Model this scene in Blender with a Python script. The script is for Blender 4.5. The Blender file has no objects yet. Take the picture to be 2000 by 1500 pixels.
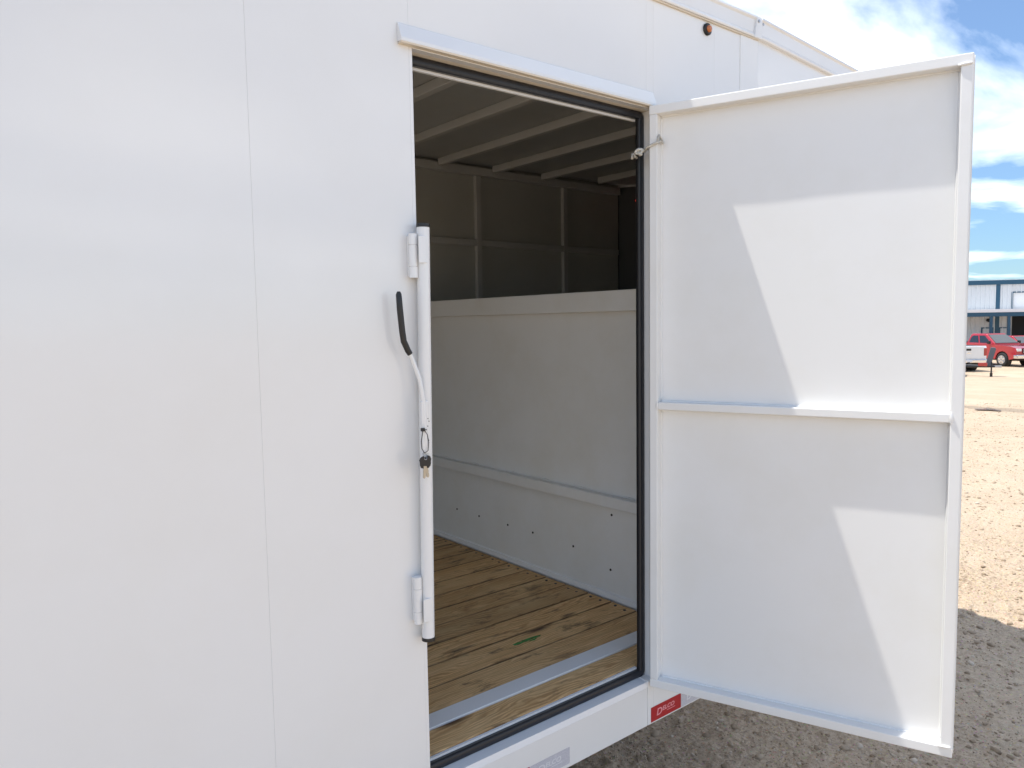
import bpy, bmesh, math, random
import numpy as np
from mathutils import Matrix, Vector
random.seed(7); RNG = np.random.default_rng(11)
PI = math.pi; R = math.radians
sc = bpy.context.scene
col = sc.collection

# ------------------------------------------------------------------ camera
GZ = 0.60                                    # trailer sill above the gravel
cam_d = bpy.data.cameras.new('camera'); cam = bpy.data.objects.new('camera', cam_d); col.objects.link(cam)
cd = Vector((0.62896527, 0.77333705, -0.07970253)); cr = Vector((0.77490598, -0.63187719, -0.01587274)); cu = Vector((0.06263719, 0.05177857, 0.99669231))
CAM = Vector((-1.0256, -1.6357, 1.2184 + GZ))
cam.matrix_world = Matrix(((cr.x, cu.x, -cd.x, CAM.x), (cr.y, cu.y, -cd.y, CAM.y), (cr.z, cu.z, -cd.z, CAM.z), (0, 0, 0, 1)))
cam_d.sensor_width = 36; cam_d.lens = 1471.08 / 2000 * 36; cam_d.clip_start = 0.02; cam_d.clip_end = 5000
sc.camera = cam

# ------------------------------------------------------------------ sky, sun, exposure
SUN = Vector((-0.25, 0.3077, 1.0)).normalized()        # towards the sun
EL = math.asin(SUN.z); AZ = math.atan2(SUN.x, SUN.y)
world = bpy.data.worlds.new('World'); sc.world = world; world.use_nodes = True
def build_sky():
    nt = world.node_tree; nt.nodes.clear(); N = nt.nodes.new; L = nt.links.new
    out = N('ShaderNodeOutputWorld'); bg = N('ShaderNodeBackground'); bg.inputs[1].default_value = 0.09
    sky = N('ShaderNodeTexSky'); sky.sky_type = 'NISHITA'; sky.sun_disc = False
    sky.sun_elevation = EL; sky.sun_rotation = AZ; sky.altitude = 900; sky.air_density = 1.0; sky.dust_density = 0.2; sky.ozone_density = 2.0
    tc = N('ShaderNodeTexCoord'); sep = N('ShaderNodeSeparateXYZ'); L(tc.outputs['Generated'], sep.inputs[0])
    zc = N('ShaderNodeMath'); zc.operation = 'MAXIMUM'; L(sep.outputs[2], zc.inputs[0]); zc.inputs[1].default_value = 0.0
    za = N('ShaderNodeMath'); za.operation = 'ADD'; L(zc.outputs[0], za.inputs[0]); za.inputs[1].default_value = 0.10
    dx = N('ShaderNodeMath'); dx.operation = 'DIVIDE'; L(sep.outputs[0], dx.inputs[0]); L(za.outputs[0], dx.inputs[1])
    dy = N('ShaderNodeMath'); dy.operation = 'DIVIDE'; L(sep.outputs[1], dy.inputs[0]); L(za.outputs[0], dy.inputs[1])
    cb = N('ShaderNodeCombineXYZ'); L(dx.outputs[0], cb.inputs[0]); L(dy.outputs[0], cb.inputs[1])
    mp = N('ShaderNodeMapping'); mp.inputs['Location'].default_value = SKY_OFF; mp.inputs['Rotation'].default_value = (0, 0, R(20)); mp.inputs['Scale'].default_value = (0.8, 1.25, 1)
    L(cb.outputs[0], mp.inputs[0])
    n1 = N('ShaderNodeTexNoise'); n1.inputs['Scale'].default_value = 0.95; n1.inputs['Detail'].default_value = 9; n1.inputs['Roughness'].default_value = 0.52; n1.inputs['Distortion'].default_value = 0.35
    L(mp.outputs[0], n1.inputs['Vector'])
    rp = N('ShaderNodeValToRGB'); rp.color_ramp.elements[0].position = 0.46; rp.color_ramp.elements[1].position = 0.68
    rp.color_ramp.elements[0].color = (0.05, 0.05, 0.05, 1); rp.color_ramp.elements[1].color = (0.97, 0.97, 0.97, 1)
    L(n1.outputs['Fac'], rp.inputs[0])
    mx = N('ShaderNodeMix'); mx.data_type = 'RGBA'; L(rp.outputs[0], mx.inputs[0]); hs = N('ShaderNodeMix'); hs.data_type = 'RGBA'; hs.blend_type = 'MULTIPLY'; hs.inputs[0].default_value = 1; L(sky.outputs[0], hs.inputs[6]); hs.inputs[7].default_value = (.68, .92, 1.10, 1)
    bw = N('ShaderNodeRGBToBW'); L(sky.outputs[0], bw.inputs[0]); dn = N('ShaderNodeMath'); dn.operation = 'MULTIPLY_ADD'; L(bw.outputs[0], dn.inputs[0]); dn.inputs[1].default_value = 0.13; dn.inputs[2].default_value = 1.0
    iv = N('ShaderNodeMath'); iv.operation = 'DIVIDE'; iv.inputs[0].default_value = 0.98; L(dn.outputs[0], iv.inputs[1]); vm = N('ShaderNodeVectorMath'); vm.operation = 'SCALE'; L(hs.outputs[2], vm.inputs[0]); L(iv.outputs[0], vm.inputs['Scale'])
    L(vm.outputs[0], mx.inputs[6]); mx.inputs[7].default_value = (10.7, 11.2, 11.6, 1)
    L(mx.outputs[2], bg.inputs[0]); L(bg.outputs[0], out.inputs[0])
SKY_OFF = (7.15, 6.50, 0.0)
build_sky()
sun_d = bpy.data.lights.new('sun', 'SUN'); sun_d.energy = 2.45; sun_d.angle = R(0.53); sun_d.color = (1.0, 0.955, 0.88)
sun = bpy.data.objects.new('sun', sun_d); col.objects.link(sun)
sun.rotation_euler = SUN.to_track_quat('Z', 'Y').to_euler(); sun.location = SUN * 60
sc.view_settings.view_transform = 'Standard'; sc.view_settings.look = 'None'; sc.view_settings.gamma = 1; sc.view_settings.use_curve_mapping = False
sc.view_settings.exposure = 1.25
sc.render.engine = 'CYCLES'; sc.cycles.max_bounces = 10; sc.cycles.diffuse_bounces = 8

# ------------------------------------------------------------------ materials
class NT:
    def __init__(s, name):
        s.m = bpy.data.materials.new(name); s.m.use_nodes = True; s.t = s.m.node_tree; s.b = s.t.nodes['Principled BSDF']; s.o = s.t.nodes['Material Output']
    def n(s, t, **k):
        x = s.t.nodes.new(t)
        for a, v in k.items(): setattr(x, a, v)
        return x
    def l(s, a, b): s.t.links.new(a, b)
    def coord(s, scale=(1, 1, 1), kind='Object', loc=(0, 0, 0)):
        c = s.n('ShaderNodeTexCoord'); m = s.n('ShaderNodeMapping'); m.inputs['Scale'].default_value = scale; m.inputs['Location'].default_value = loc
        s.l(c.outputs[kind], m.inputs[0]); return m.outputs[0]
    def noise(s, vec, scale, detail=4, rough=.55, dist=0):
        x = s.n('ShaderNodeTexNoise'); s.l(vec, x.inputs['Vector']); x.inputs['Scale'].default_value = scale; x.inputs['Detail'].default_value = detail
        x.inputs['Roughness'].default_value = rough; x.inputs['Distortion'].default_value = dist; return x.outputs['Fac']
    def ramp(s, fac, stops, interp='LINEAR'):
        r = s.n('ShaderNodeValToRGB'); e = r.color_ramp.elements; r.color_ramp.interpolation = interp
        while len(e) < len(stops): e.new(0.5)
        for k, (p, c) in enumerate(stops):
            e[k].position = p; e[k].color = (c, c, c, 1) if not hasattr(c, '__len__') else (*c[:3], 1)
        s.l(fac, r.inputs[0]); return r.outputs[0]
    def mix(s, fac, a, b, mode='MIX'):
        x = s.n('ShaderNodeMix'); x.data_type = 'RGBA'; x.blend_type = mode
        for v, i in ((fac, 0), (a, 6), (b, 7)):
            if hasattr(v, 'is_output'): s.l(v, x.inputs[i])
            elif i == 0: x.inputs[0].default_value = v
            else: x.inputs[i].default_value = (*v[:3], 1)
        return x.outputs[2]
    def bump(s, h, strength, dist, nrm=None):
        b = s.n('ShaderNodeBump'); b.inputs['Strength'].default_value = strength; b.inputs['Distance'].default_value = dist; s.l(h, b.inputs['Height'])
        if nrm is not None: s.l(nrm, b.inputs['Normal'])
        s.l(b.outputs[0], s.b.inputs['Normal']); return b.outputs[0]
    def set(s, **k):
        names = dict(col='Base Color', rough='Roughness', metal='Metallic', spec='Specular IOR Level', coat='Coat Weight', crough='Coat Roughness', alpha='Alpha', trans='Transmission Weight', ior='IOR')
        for a, v in k.items():
            i = s.b.inputs[names[a]]
            if hasattr(v, 'is_output'): s.l(v, i)
            elif a == 'col': i.default_value = (*v[:3], 1)
            else: i.default_value = v
        return s
def plain(name, c, rough=.5, metal=0., var=.08, vs=9., bump=0., bs=120., **k):
    q = NT(name); v = q.coord(); f = q.noise(v, vs, 5)
    q.set(col=q.mix(f, [x * (1 - var) for x in c], [min(1, x * (1 + var)) for x in c]), rough=rough, metal=metal, **k)
    if bump: q.bump(q.noise(v, bs, 3), bump, .002)
    return q.m
M = {}
def white_paint(name, c, rough=.24, coat=.7, wave=1.0, dust=.06, peel=0):
    q = NT(name); v = q.coord()
    big = q.noise(v, 1.1, 3); fine = q.noise(v, 420, 2); sp = q.noise(v, 60, 4, .7)
    dirt = q.ramp(q.noise(v, 2.6, 8, .66), [(.45, 0.), (.8, 1.)])
    speck = q.ramp(q.noise(v, 260, 2, .5), [(.68, 0.), (.76, 1.)])
    c2 = q.mix(dirt, c, (c[0] * (1 - dust * .8), c[1] * (1 - dust), c[2] * (1 - dust * 1.5)))
    c3 = q.mix(q.mix(.95, speck, (0, 0, 0)), c2, (.45, .43, .40))
    q.set(col=c3, rough=q.ramp(sp, [(.3, rough - .01), (.75, rough + .02)]), coat=coat, crough=.09)
    n_ = q.bump(q.noise(q.coord((1.0, 1.0, .45)), 1.7, 2, .4), .9 * wave, .0065); q.bump(fine, peel * 3, .0006, n_); return q.m
M['skin'] = white_paint('white_trailer_paint', (.80, .80, .795), .22, peel=0, dust=.03)
M['doorpaint'] = white_paint('white_door_paint', (.82, .82, .81), .32, .15, .25)
M['inner'] = white_paint('interior_white_paint', (.76, .76, .745), .42, .0, .6, .10)
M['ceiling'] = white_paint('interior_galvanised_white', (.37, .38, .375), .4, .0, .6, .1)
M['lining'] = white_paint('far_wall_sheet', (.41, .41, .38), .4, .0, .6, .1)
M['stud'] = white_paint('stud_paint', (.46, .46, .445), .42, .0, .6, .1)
M['noseshade'] = plain('dark_nose_shade', (.05, .055, .06), .6)  # darkness deep in the nose, put into the colour
M['trim'] = white_paint('white_trim_metal', (.80, .81, .82), .22, .3, .4)
M['rubber'] = plain('black_rubber_seal', (.012, .013, .018), .38, bump=.1)
M['blackplastic'] = plain('black_plastic', (.012, .012, .013), .35)
M['steel'] = plain('zinc_steel', (.45, .45, .46), .35, .9)
M['darksteel'] = plain('dark_painted_steel', (.02, .021, .024), .5, .2)
M['screw'] = plain('dark_screw_head', (.05, .045, .04), .5, .6)
M['brass'] = plain('nickel_brass_key', (.46, .42, .35), .35, .8)
M['dark'] = plain('dark_underlay', (.03, .025, .02), .9)
M['caulk_underside'] = plain('cream_caulk_underside', (.70, .62, .50), .6)  # cream caulk, also the shade tone of the strip under the roof trim
def wood():
    q = NT('weathered_pine_planks'); oi = q.n('ShaderNodeObjectInfo'); tc = q.n('ShaderNodeTexCoord')
    sh = q.n('ShaderNodeVectorMath', operation='MULTIPLY_ADD'); cmb = q.n('ShaderNodeCombineXYZ')
    for i, k in enumerate((37., 11., 23.)):
        mm = q.n('ShaderNodeMath', operation='MULTIPLY'); q.l(oi.outputs['Random'], mm.inputs[0]); mm.inputs[1].default_value = k; q.l(mm.outputs[0], cmb.inputs[i])
    q.l(tc.outputs['Object'], sh.inputs[0]); sh.inputs[1].default_value = (1, 1, 1); q.l(cmb.outputs[0], sh.inputs[2])
    V = sh.outputs[0]
    def mp(s):
        m = q.n('ShaderNodeMapping'); m.inputs['Scale'].default_value = s; q.l(V, m.inputs[0]); return m.outputs[0]
    warp = q.noise(mp((1.2, 5, 5)), 1.6, 3, .5)
    gr = q.n('ShaderNodeTexWave', wave_type='BANDS', bands_direction='Y'); wv = q.n('ShaderNodeVectorMath', operation='MULTIPLY_ADD')
    wc = q.n('ShaderNodeCombineXYZ'); q.l(warp, wc.inputs[1]); q.l(wc.outputs[0], wv.inputs[0]); wv.inputs[1].default_value = (0, 0.16, 0); q.l(V, wv.inputs[2])
    q.l(wv.outputs[0], gr.inputs['Vector']); gr.inputs['Scale'].default_value = 26; gr.inputs['Distortion'].default_value = 2.5; gr.inputs['Detail'].default_value = 3; gr.inputs['Detail Scale'].default_value = 1.2
    fib = q.noise(mp((4, 140, 140)), 1.0, 5, .65); mot = q.noise(mp((3, 9, 9)), 1.0, 5, .6); stain = q.noise(mp((5, 16, 16)), 1.1, 6, .65, .4)
    vo = q.n('ShaderNodeTexVoronoi'); q.l(mp((2.4, 7.0, 7.0)), vo.inputs['Vector']); vo.inputs['Scale'].default_value = 1.0
    knot = q.ramp(vo.outputs['Distance'], [(.07, 1.), (.20, 0.)])
    c = q.mix(gr.outputs['Fac'], (.82, .54, .26), (.54, .305, .125))
    c = q.mix(q.ramp(fib, [(.35, 0.), (.7, .45)]), c, (.22, .125, .055))
    c = q.mix(q.ramp(mot, [(.45, 0.), (.75, .6)]), c, (.80, .58, .31))
    c = q.mix(q.ramp(stain, [(.56, 0.), (.70, .9)]), c, (.06, .04, .022))
    c = q.mix(knot, c, (.10, .055, .03))
    sy = q.n('ShaderNodeSeparateXYZ'); q.l(tc.outputs['Object'], sy.inputs[0]); ab = q.n('ShaderNodeMath', operation='ABSOLUTE'); q.l(sy.outputs[1], ab.inputs[0])
    jn = q.n('ShaderNodeMath', operation='MULTIPLY_ADD'); q.l(fib, jn.inputs[0]); jn.inputs[1].default_value = .006; q.l(ab.outputs[0], jn.inputs[2])
    c = q.mix(q.ramp(jn.outputs[0], [(.0668, 0.), (.0700, .8)]), c, (.055, .035, .02))          # grime packed into the board joints
    rnd = q.ramp(oi.outputs['Random'], [(0, .82), (1, 1.12)])
    c = q.mix(1.0, c, rnd, 'MULTIPLY')
    q.set(col=c, rough=q.ramp(fib, [(.3, .55), (.7, .75)]), spec=.25)
    q.bump(fib, .35, .002); return q.m
M['wood'] = wood()
def gravel_mat(name, near=True):
    q = NT(name); v = q.coord()
    a = q.noise(v, 55 if near else 55, 6, .7); b = q.noise(v, 7, 6, .62); g = q.noise(v, .5, 5, .6); ped = q.n('ShaderNodeTexVoronoi'); q.l(v, ped.inputs['Vector']); ped.inputs['Scale'].default_value = 60
    c = q.mix(q.ramp(a, [(.36, 0.), (.60, 1.)]), (.26, .19, .125), (.57, .45, .33))
    c = q.mix(q.ramp(b, [(.35, 0.), (.75, .6)]), c, (.55, .43, .31))
    c = q.mix(q.ramp(g, [(.4, 0.), (.7, .55)]), c, (.60, .49, .37))
    st = q.mix(q.ramp(ped.outputs['Distance'], [(.15, 1.), (.35, 0.)]), c, q.mix(.5, c, ped.outputs['Color'], 'SOFT_LIGHT'))
    geo = q.n('ShaderNodeNewGeometry'); dm = q.n('ShaderNodeMapping', vector_type='POINT'); dm.inputs['Location'].default_value = (-19.5 / 1.5, -4.2 / 5.0, 0); dm.inputs['Scale'].default_value = (1 / 1.5, 1 / 5.0, 0)
    q.l(geo.outputs['Position'], dm.inputs[0]); ln = q.n('ShaderNodeVectorMath', operation='LENGTH'); q.l(dm.outputs[0], ln.inputs[0])
    ad = q.n('ShaderNodeMath', operation='ADD'); q.l(ln.outputs['Value'], ad.inputs[0]); q.l(q.noise(v, .9, 5, .65), ad.inputs[1])
    st = q.mix(q.ramp(ad.outputs[0], [(.92, .62), (1.0, 0.)]), st, (.24, .20, .155))     # damp patch across the yard
    q.set(col=st, rough=.95, spec=.15)
    n1 = q.bump(b, .3, .03); q.bump(a, .9, .014, n1)
    return q.m
M['gravel'] = gravel_mat('tan_gravel')
def stone_mat():
    q = NT('gravel_stones'); g = q.n('ShaderNodeNewGeometry'); v = q.coord()
    c = q.ramp(g.outputs['Random Per Island'], [(0, (.29, .22, .15)), (.5, (.41, .32, .23)), (.85, (.50, .40, .30)), (1, (.62, .53, .43))])
    q.set(col=q.mix(q.noise(v, 90, 4), c, q.mix(.2, c, (.2, .16, .12))), rough=.95, spec=.15); return q.m
M['stone'] = stone_mat()
def car_paint(name, c):
    q = NT(name); v = q.coord(); q.set(col=q.mix(q.noise(v, 3, 4), c, [x * .85 for x in c]), rough=.32, coat=1.0, crough=.04, metal=.15); return q.m
M['carred'] = car_paint('red_car_paint', (.42, .010, .022)); M['carwhite'] = car_paint('white_car_paint', (.80, .80, .80))
M['tyre'] = plain('tyre_rubber', (.016, .016, .017), .8); M['glass'] = plain('dark_car_glass', (.02, .025, .028), .06, coat=.6)
M['chrome'] = plain('chrome', (.75, .75, .76), .12, 1.0); M['rim'] = plain('alloy_rim', (.42, .42, .44), .3, .8)
M['lens'] = plain('clear_lamp_lens', (.75, .75, .76), .1, coat=1.0); M['tail'] = plain('red_lamp_lens', (.35, .012, .012), .15, coat=1.0)
M['bluetrim'] = plain('teal_blue_trim', (.012, .075, .135), .4); M['siding'] = plain('white_ribbed_siding', (.66, .68, .69), .45)
M['whitefascia'] = plain('white_fascia', (.80, .80, .80), .4); M['greydoor'] = plain('pale_grey_door', (.55, .57, .58), .45)
M['bayinside'] = plain('bay_interior', (.06, .06, .065), .9); M['concrete'] = plain('concrete', (.42, .40, .37), .9)

# ------------------------------------------------------------------ mesh helpers
class MB:
    def __init__(s): s.bm = bmesh.new()
    def _merge(s, b, smooth=False):
        for f in b.faces: f.smooth = smooth
        me = bpy.data.meshes.new('tmp'); b.to_mesh(me); b.free(); s.bm.from_mesh(me); bpy.data.meshes.remove(me); return s
    def box(s, x0, x1, y0, y1, z0, z1, bev=0, seg=2):
        b = bmesh.new(); bmesh.ops.create_cube(b, size=1)
        for v in b.verts: v.co = Vector((x0 + (v.co.x + .5) * (x1 - x0), y0 + (v.co.y + .5) * (y1 - y0), z0 + (v.co.z + .5) * (z1 - z0)))
        if bev: bmesh.ops.bevel(b, geom=b.edges[:], offset=bev, segments=seg, profile=.5, affect='EDGES', clamp_overlap=True)
        return s._merge(b)
    def prism(s, poly, axis, a, c, bev=0, seg=2):
        b = bmesh.new(); lo = []; hi = []
        def P(u, w, t): return {'x': (t, u, w), 'y': (u, t, w), 'z': (u, w, t)}[axis]
        for (u, w) in poly: lo.append(b.verts.new(P(u, w, a))); hi.append(b.verts.new(P(u, w, c)))
        n = len(poly); b.faces.new(lo); b.faces.new(hi[::-1])
        for i in range(n): b.faces.new((lo[i], hi[i], hi[(i + 1) % n], lo[(i + 1) % n]))
        bmesh.ops.recalc_face_normals(b, faces=b.faces[:])
        if bev: bmesh.ops.bevel(b, geom=b.edges[:], offset=bev, segments=seg, profile=.5, affect='EDGES', clamp_overlap=True)
        return s._merge(b)
    def tube(s, pts, r, n=14, cap=True):
        pts = [Vector(p) for p in pts]; rr = r if hasattr(r, '__len__') else [r] * len(pts)
        b = bmesh.new(); rings = []; up = None
        for i, p in enumerate(pts):
            t = ((pts[min(i + 1, len(pts) - 1)] - pts[max(i - 1, 0)])).normalized()
            if up is None: up = Vector((0, 0, 1)) if abs(t.z) < .9 else Vector((1, 0, 0))
            e1 = t.cross(up).normalized(); e2 = e1.cross(t); up = e2 if abs(t.dot(e2)) < .9 else up
            rings.append([b.verts.new(p + e1 * math.cos(2 * PI * k / n) * rr[i] + e2 * math.sin(2 * PI * k / n) * rr[i]) for k in range(n)])
        sm = []
        for i in range(len(rings) - 1):
            for k in range(n): sm.append(b.faces.new((rings[i][k], rings[i][(k + 1) % n], rings[i + 1][(k + 1) % n], rings[i + 1][k])))
        caps = []
        if cap: caps = [b.faces.new(rings[0][::-1]), b.faces.new(rings[-1])]
        bmesh.ops.recalc_face_normals(b, faces=b.faces[:])
        for f in b.faces: f.smooth = True
        for f in caps:
            f.smooth = False
            for e in f.edges: e.smooth = False
        me = bpy.data.meshes.new('tmp'); b.to_mesh(me); b.free(); s.bm.from_mesh(me); bpy.data.meshes.remove(me); return s
    def ring(s, x0, x1, z0, z1, y0, y1, w, rad, crown=0.0):
        """rounded-rectangle gasket in the XZ plane: outer outline given, w wide"""
        def loop(d):
            r = max(rad - d, .001); o = []
            for cx, cz, a0 in ((x1 - d - r, z1 - d - r, 0), (x0 + d + r, z1 - d - r, 90), (x0 + d + r, z0 + d + r, 180), (x1 - d - r, z0 + d + r, 270)):
                for k in range(7): a = R(a0 + 15 * k); o.append((cx + r * math.cos(a), cz + r * math.sin(a)))
            return o
        prof = [(0, y1), (0, y0 + crown), (w * .18, y0 + crown * .25), (w * .5, y0), (w * .82, y0 + crown * .25), (w, y0 + crown), (w, y1)]
        b = bmesh.new(); rings = [[b.verts.new((x, y, z)) for (x, z) in loop(d)] for d, y in prof]
        n = len(rings[0]); K = len(rings)
        for i in range(K):
            for k in range(n): b.faces.new((rings[i][k], rings[i][(k + 1) % n], rings[(i + 1) % K][(k + 1) % n], rings[(i + 1) % K][k]))
        bmesh.ops.recalc_face_normals(b, faces=b.faces[:]); return s._merge(b, crown > 0)
    def loft(s, loops, smooth=False, bev=0):
        b = bmesh.new(); rs = [[b.verts.new(p) for p in lp] for lp in loops]; n = len(rs[0])
        for i in range(len(rs) - 1):
            for k in range(n): b.faces.new((rs[i][k], rs[i][(k + 1) % n], rs[i + 1][(k + 1) % n], rs[i + 1][k]))
        b.faces.new(rs[0][::-1]); b.faces.new(rs[-1]); bmesh.ops.recalc_face_normals(b, faces=b.faces[:])
        if bev: bmesh.ops.bevel(b, geom=b.edges[:], offset=bev, segments=2, profile=.5, affect='EDGES', clamp_overlap=True)
        return s._merge(b, smooth)
    def xf(s, m): bmesh.ops.transform(s.bm, matrix=m, verts=s.bm.verts[:]); return s
    def build(s, name, mat, parent=None, mesh_only=False):
        me = bpy.data.meshes.new(name); s.bm.to_mesh(me); s.bm.free(); me.materials.append(mat)
        if mesh_only: return me
        return link(name, me, parent)
def link(name, me, parent=None, loc=None):
    o = bpy.data.objects.new(name, me); col.objects.link(o)
    if loc is not None: o.location = loc
    if parent is not None:
        o.parent = parent
        if parent.get('root'): o.matrix_parent_inverse = Matrix.Translation(-Vector(parent.location))
    return o
def root(name, label, cat, loc=(0, 0, 0), rz=0, group=None):
    o = bpy.data.objects.new(name, None); col.objects.link(o); o.location = loc; o.rotation_euler = (0, 0, rz); o.empty_display_size = .2
    o['label'] = label; o['category'] = cat
    if group: o['group'] = group
    return o
def wroot(*a, **k):                                   # root whose parts are modelled in world coordinates
    o = root(*a, **k); o['root'] = 1; return o
def tag(o, label, cat, group=None):
    o['label'] = label; o['category'] = cat
    if group: o['group'] = group
    return o
def text_mesh(txt, size, mat, xf, shear=0, extrude=.0002, sx=1.0):
    c = bpy.data.curves.new('lettering', 'FONT'); c.body = txt; c.size = size; c.extrude = extrude; c.shear = shear; c.align_x = 'LEFT'; c.offset = .00055 if size > .01 else 0
    t = bpy.data.objects.new('lettering_tmp', c); col.objects.link(t)
    dg = bpy.context.evaluated_depsgraph_get(); dg.update(); me = bpy.data.meshes.new_from_object(t.evaluated_get(dg))
    bpy.data.objects.remove(t); bpy.data.curves.remove(c); me.transform(Matrix.Diagonal((sx, 1, 1, 1))); me.transform(xf); me.materials.clear(); me.materials.append(mat); return me

# ------------------------------------------------------------------ ground
def drop(x, y):                                        # the yard falls away gently towards the workshop
    t = np.clip((x - 6) / 36.0, 0, 1); return -1.2 * (t * t * (3 - 2 * t) * .45 + t * .55)
def vnoise(x, y, seed):
    r = np.random.default_rng(seed).random((256, 256)); xi = np.floor(x).astype(int); yi = np.floor(y).astype(int); fx = x - xi; fy = y - yi
    fx = fx * fx * (3 - 2 * fx); fy = fy * fy * (3 - 2 * fy); g = lambda a, b: r[a % 256, b % 256]
    return (g(xi, yi) * (1 - fx) + g(xi + 1, yi) * fx) * (1 - fy) + (g(xi, yi + 1) * (1 - fx) + g(xi + 1, yi + 1) * fx) * fy - .5
def gheight(x, y):
    near = np.clip(1 - (np.hypot(x - 3, y) - 6) / 30, .12, 1); fine = np.clip(1 - (np.hypot(x - 2.7, y) - 2.2) / 6, 0, 1)
    cl = .022 * np.maximum(vnoise(x * 19 + 3, y * 19, 5) * 1.3 + vnoise(x * 41, y * 41 + 8, 6) * .9 - .12, -.05) + .008 * vnoise(x * 62, y * 62 + 5, 4)
    return drop(x, y) + near * (.026 * vnoise(x * 1.3, y * 1.3, 1) + .009 * vnoise(x * 4.1 + 9, y * 4.1, 2) + .006 * vnoise(x * 11 + 3, y * 11, 3)) + fine * cl - .012
def axis(a, b, step, far):
    c = list(np.arange(a, b, step)); v = b; d = step
    while v < far: c.append(v); d = min(d * 1.045, 60); v += d
    c.append(far); v = a - step; d = step; lo = []
    while v > -far: lo.append(v); d = min(d * 1.045, 60); v -= d
    lo.append(-far); return np.array(lo[::-1] + c)
def build_ground():
    xs = axis(0.8, 4.6, .011, 900); ys = axis(-.95, 1.25, .011, 900)
    X, Y = np.meshgrid(xs, ys); Z = gheight(X, Y); nx, ny = len(xs), len(ys)
    co = np.stack([X.ravel(), Y.ravel(), Z.ravel()], 1)
    i = np.arange(nx * ny).reshape(ny, nx); q = np.stack([i[:-1, :-1].ravel(), i[:-1, 1:].ravel(), i[1:, 1:].ravel(), i[1:, :-1].ravel()], 1)
    me = bpy.data.meshes.new('ground'); me.vertices.add(len(co)); me.vertices.foreach_set('co', co.ravel()); me.loops.add(q.size); me.loops.foreach_set('vertex_index', q.ravel().astype(np.int32))
    me.polygons.add(len(q)); me.polygons.foreach_set('loop_start', np.arange(0, q.size, 4, dtype=np.int32)); me.polygons.foreach_set('loop_total', np.full(len(q), 4, np.int32))
    me.update(calc_edges=True); me.shade_smooth(); me.materials.append(M['gravel']); o = link('ground', me); o['kind'] = 'structure'
build_ground()
def build_stones():
    t = (1 + 5 ** .5) / 2
    iv = np.array([(-1, t, 0), (1, t, 0), (-1, -t, 0), (1, -t, 0), (0, -1, t), (0, 1, t), (0, -1, -t), (0, 1, -t), (t, 0, -1), (t, 0, 1), (-t, 0, -1), (-t, 0, 1)]) / 1.9
    fc = np.array([(0, 11, 5), (0, 5, 1), (0, 1, 7), (0, 7, 10), (0, 10, 11), (1, 5, 9), (5, 11, 4), (11, 10, 2), (10, 7, 6), (7, 1, 8), (3, 9, 4), (3, 4, 2), (3, 2, 6), (3, 6, 8), (3, 8, 9), (4, 9, 5), (2, 4, 11), (6, 2, 10), (8, 6, 7), (9, 8, 1)])
    n = 56000
    px = .7 * np.exp(RNG.uniform(0, math.log(22 / .7), n)); py = RNG.uniform(-.62, 1, n) * (1.2 + px * .32)
    r = .0021 * np.exp(RNG.exponential(.42, n)) * (1 + .09 * np.maximum(px - 1.5, 0)); r = np.minimum(r, .020)
    jit = RNG.uniform(.6, 1.3, (n, 12, 1)); sc3 = np.stack([RNG.uniform(.8, 1.4, n), RNG.uniform(.8, 1.4, n), RNG.uniform(.5, .9, n)], 1)[:, None, :]
    a = RNG.uniform(0, 2 * PI, n); ca, sa = np.cos(a)[:, None], np.sin(a)[:, None]
    P = iv[None] * jit * sc3 * r[:, None, None]; x = P[..., 0] * ca - P[..., 1] * sa; y = P[..., 0] * sa + P[..., 1] * ca
    P = np.stack([x + px[:, None], y + py[:, None], P[..., 2] + (gheight(px, py) + r * .05)[:, None]], 2).reshape(-1, 3)
    F = (fc[None] + (np.arange(n) * 12)[:, None, None]).reshape(-1, 3)
    me = bpy.data.meshes.new('gravel_stones'); me.vertices.add(len(P)); me.vertices.foreach_set('co', P.ravel()); me.loops.add(F.size); me.loops.foreach_set('vertex_index', F.ravel().astype(np.int32))
    me.polygons.add(len(F)); me.polygons.foreach_set('loop_start', np.arange(0, F.size, 3, dtype=np.int32)); me.polygons.foreach_set('loop_total', np.full(len(F), 3, np.int32))
    me.update(calc_edges=True); me.materials.append(M['stone']); o = link('gravel_stones', me)
    tag(o, 'loose gravel stones scattered over the yard beside the trailer', 'gravel'); o['kind'] = 'stuff'
build_stones()

# ------------------------------------------------------------------ trailer
Z0 = GZ; WX = 0.91; HZ = 1.90; TW = 2.20                      # opening width, opening height, trailer width
XR, XN = -3.25, 1.30; ZB = -.157; ZT = 2.245; ZR = 2.318; ZNECK = 1.15  # unseen rear end set close in so its opening lights the bulkhead
T = wroot('enclosed_trailer', 'large white enclosed trailer with its side door standing open', 'trailer', (0, 1.1, 0))
def tb(name, mat, parent=T, **k): return MB(), name, mat, parent
def bx(name, mat, x0, x1, y0, y1, z0, z1, bev=0, parent=T):
    return MB().box(x0, x1, y0, y1, z0 + Z0, z1 + Z0, bev).build(name, mat, parent)
B = .0005
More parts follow.
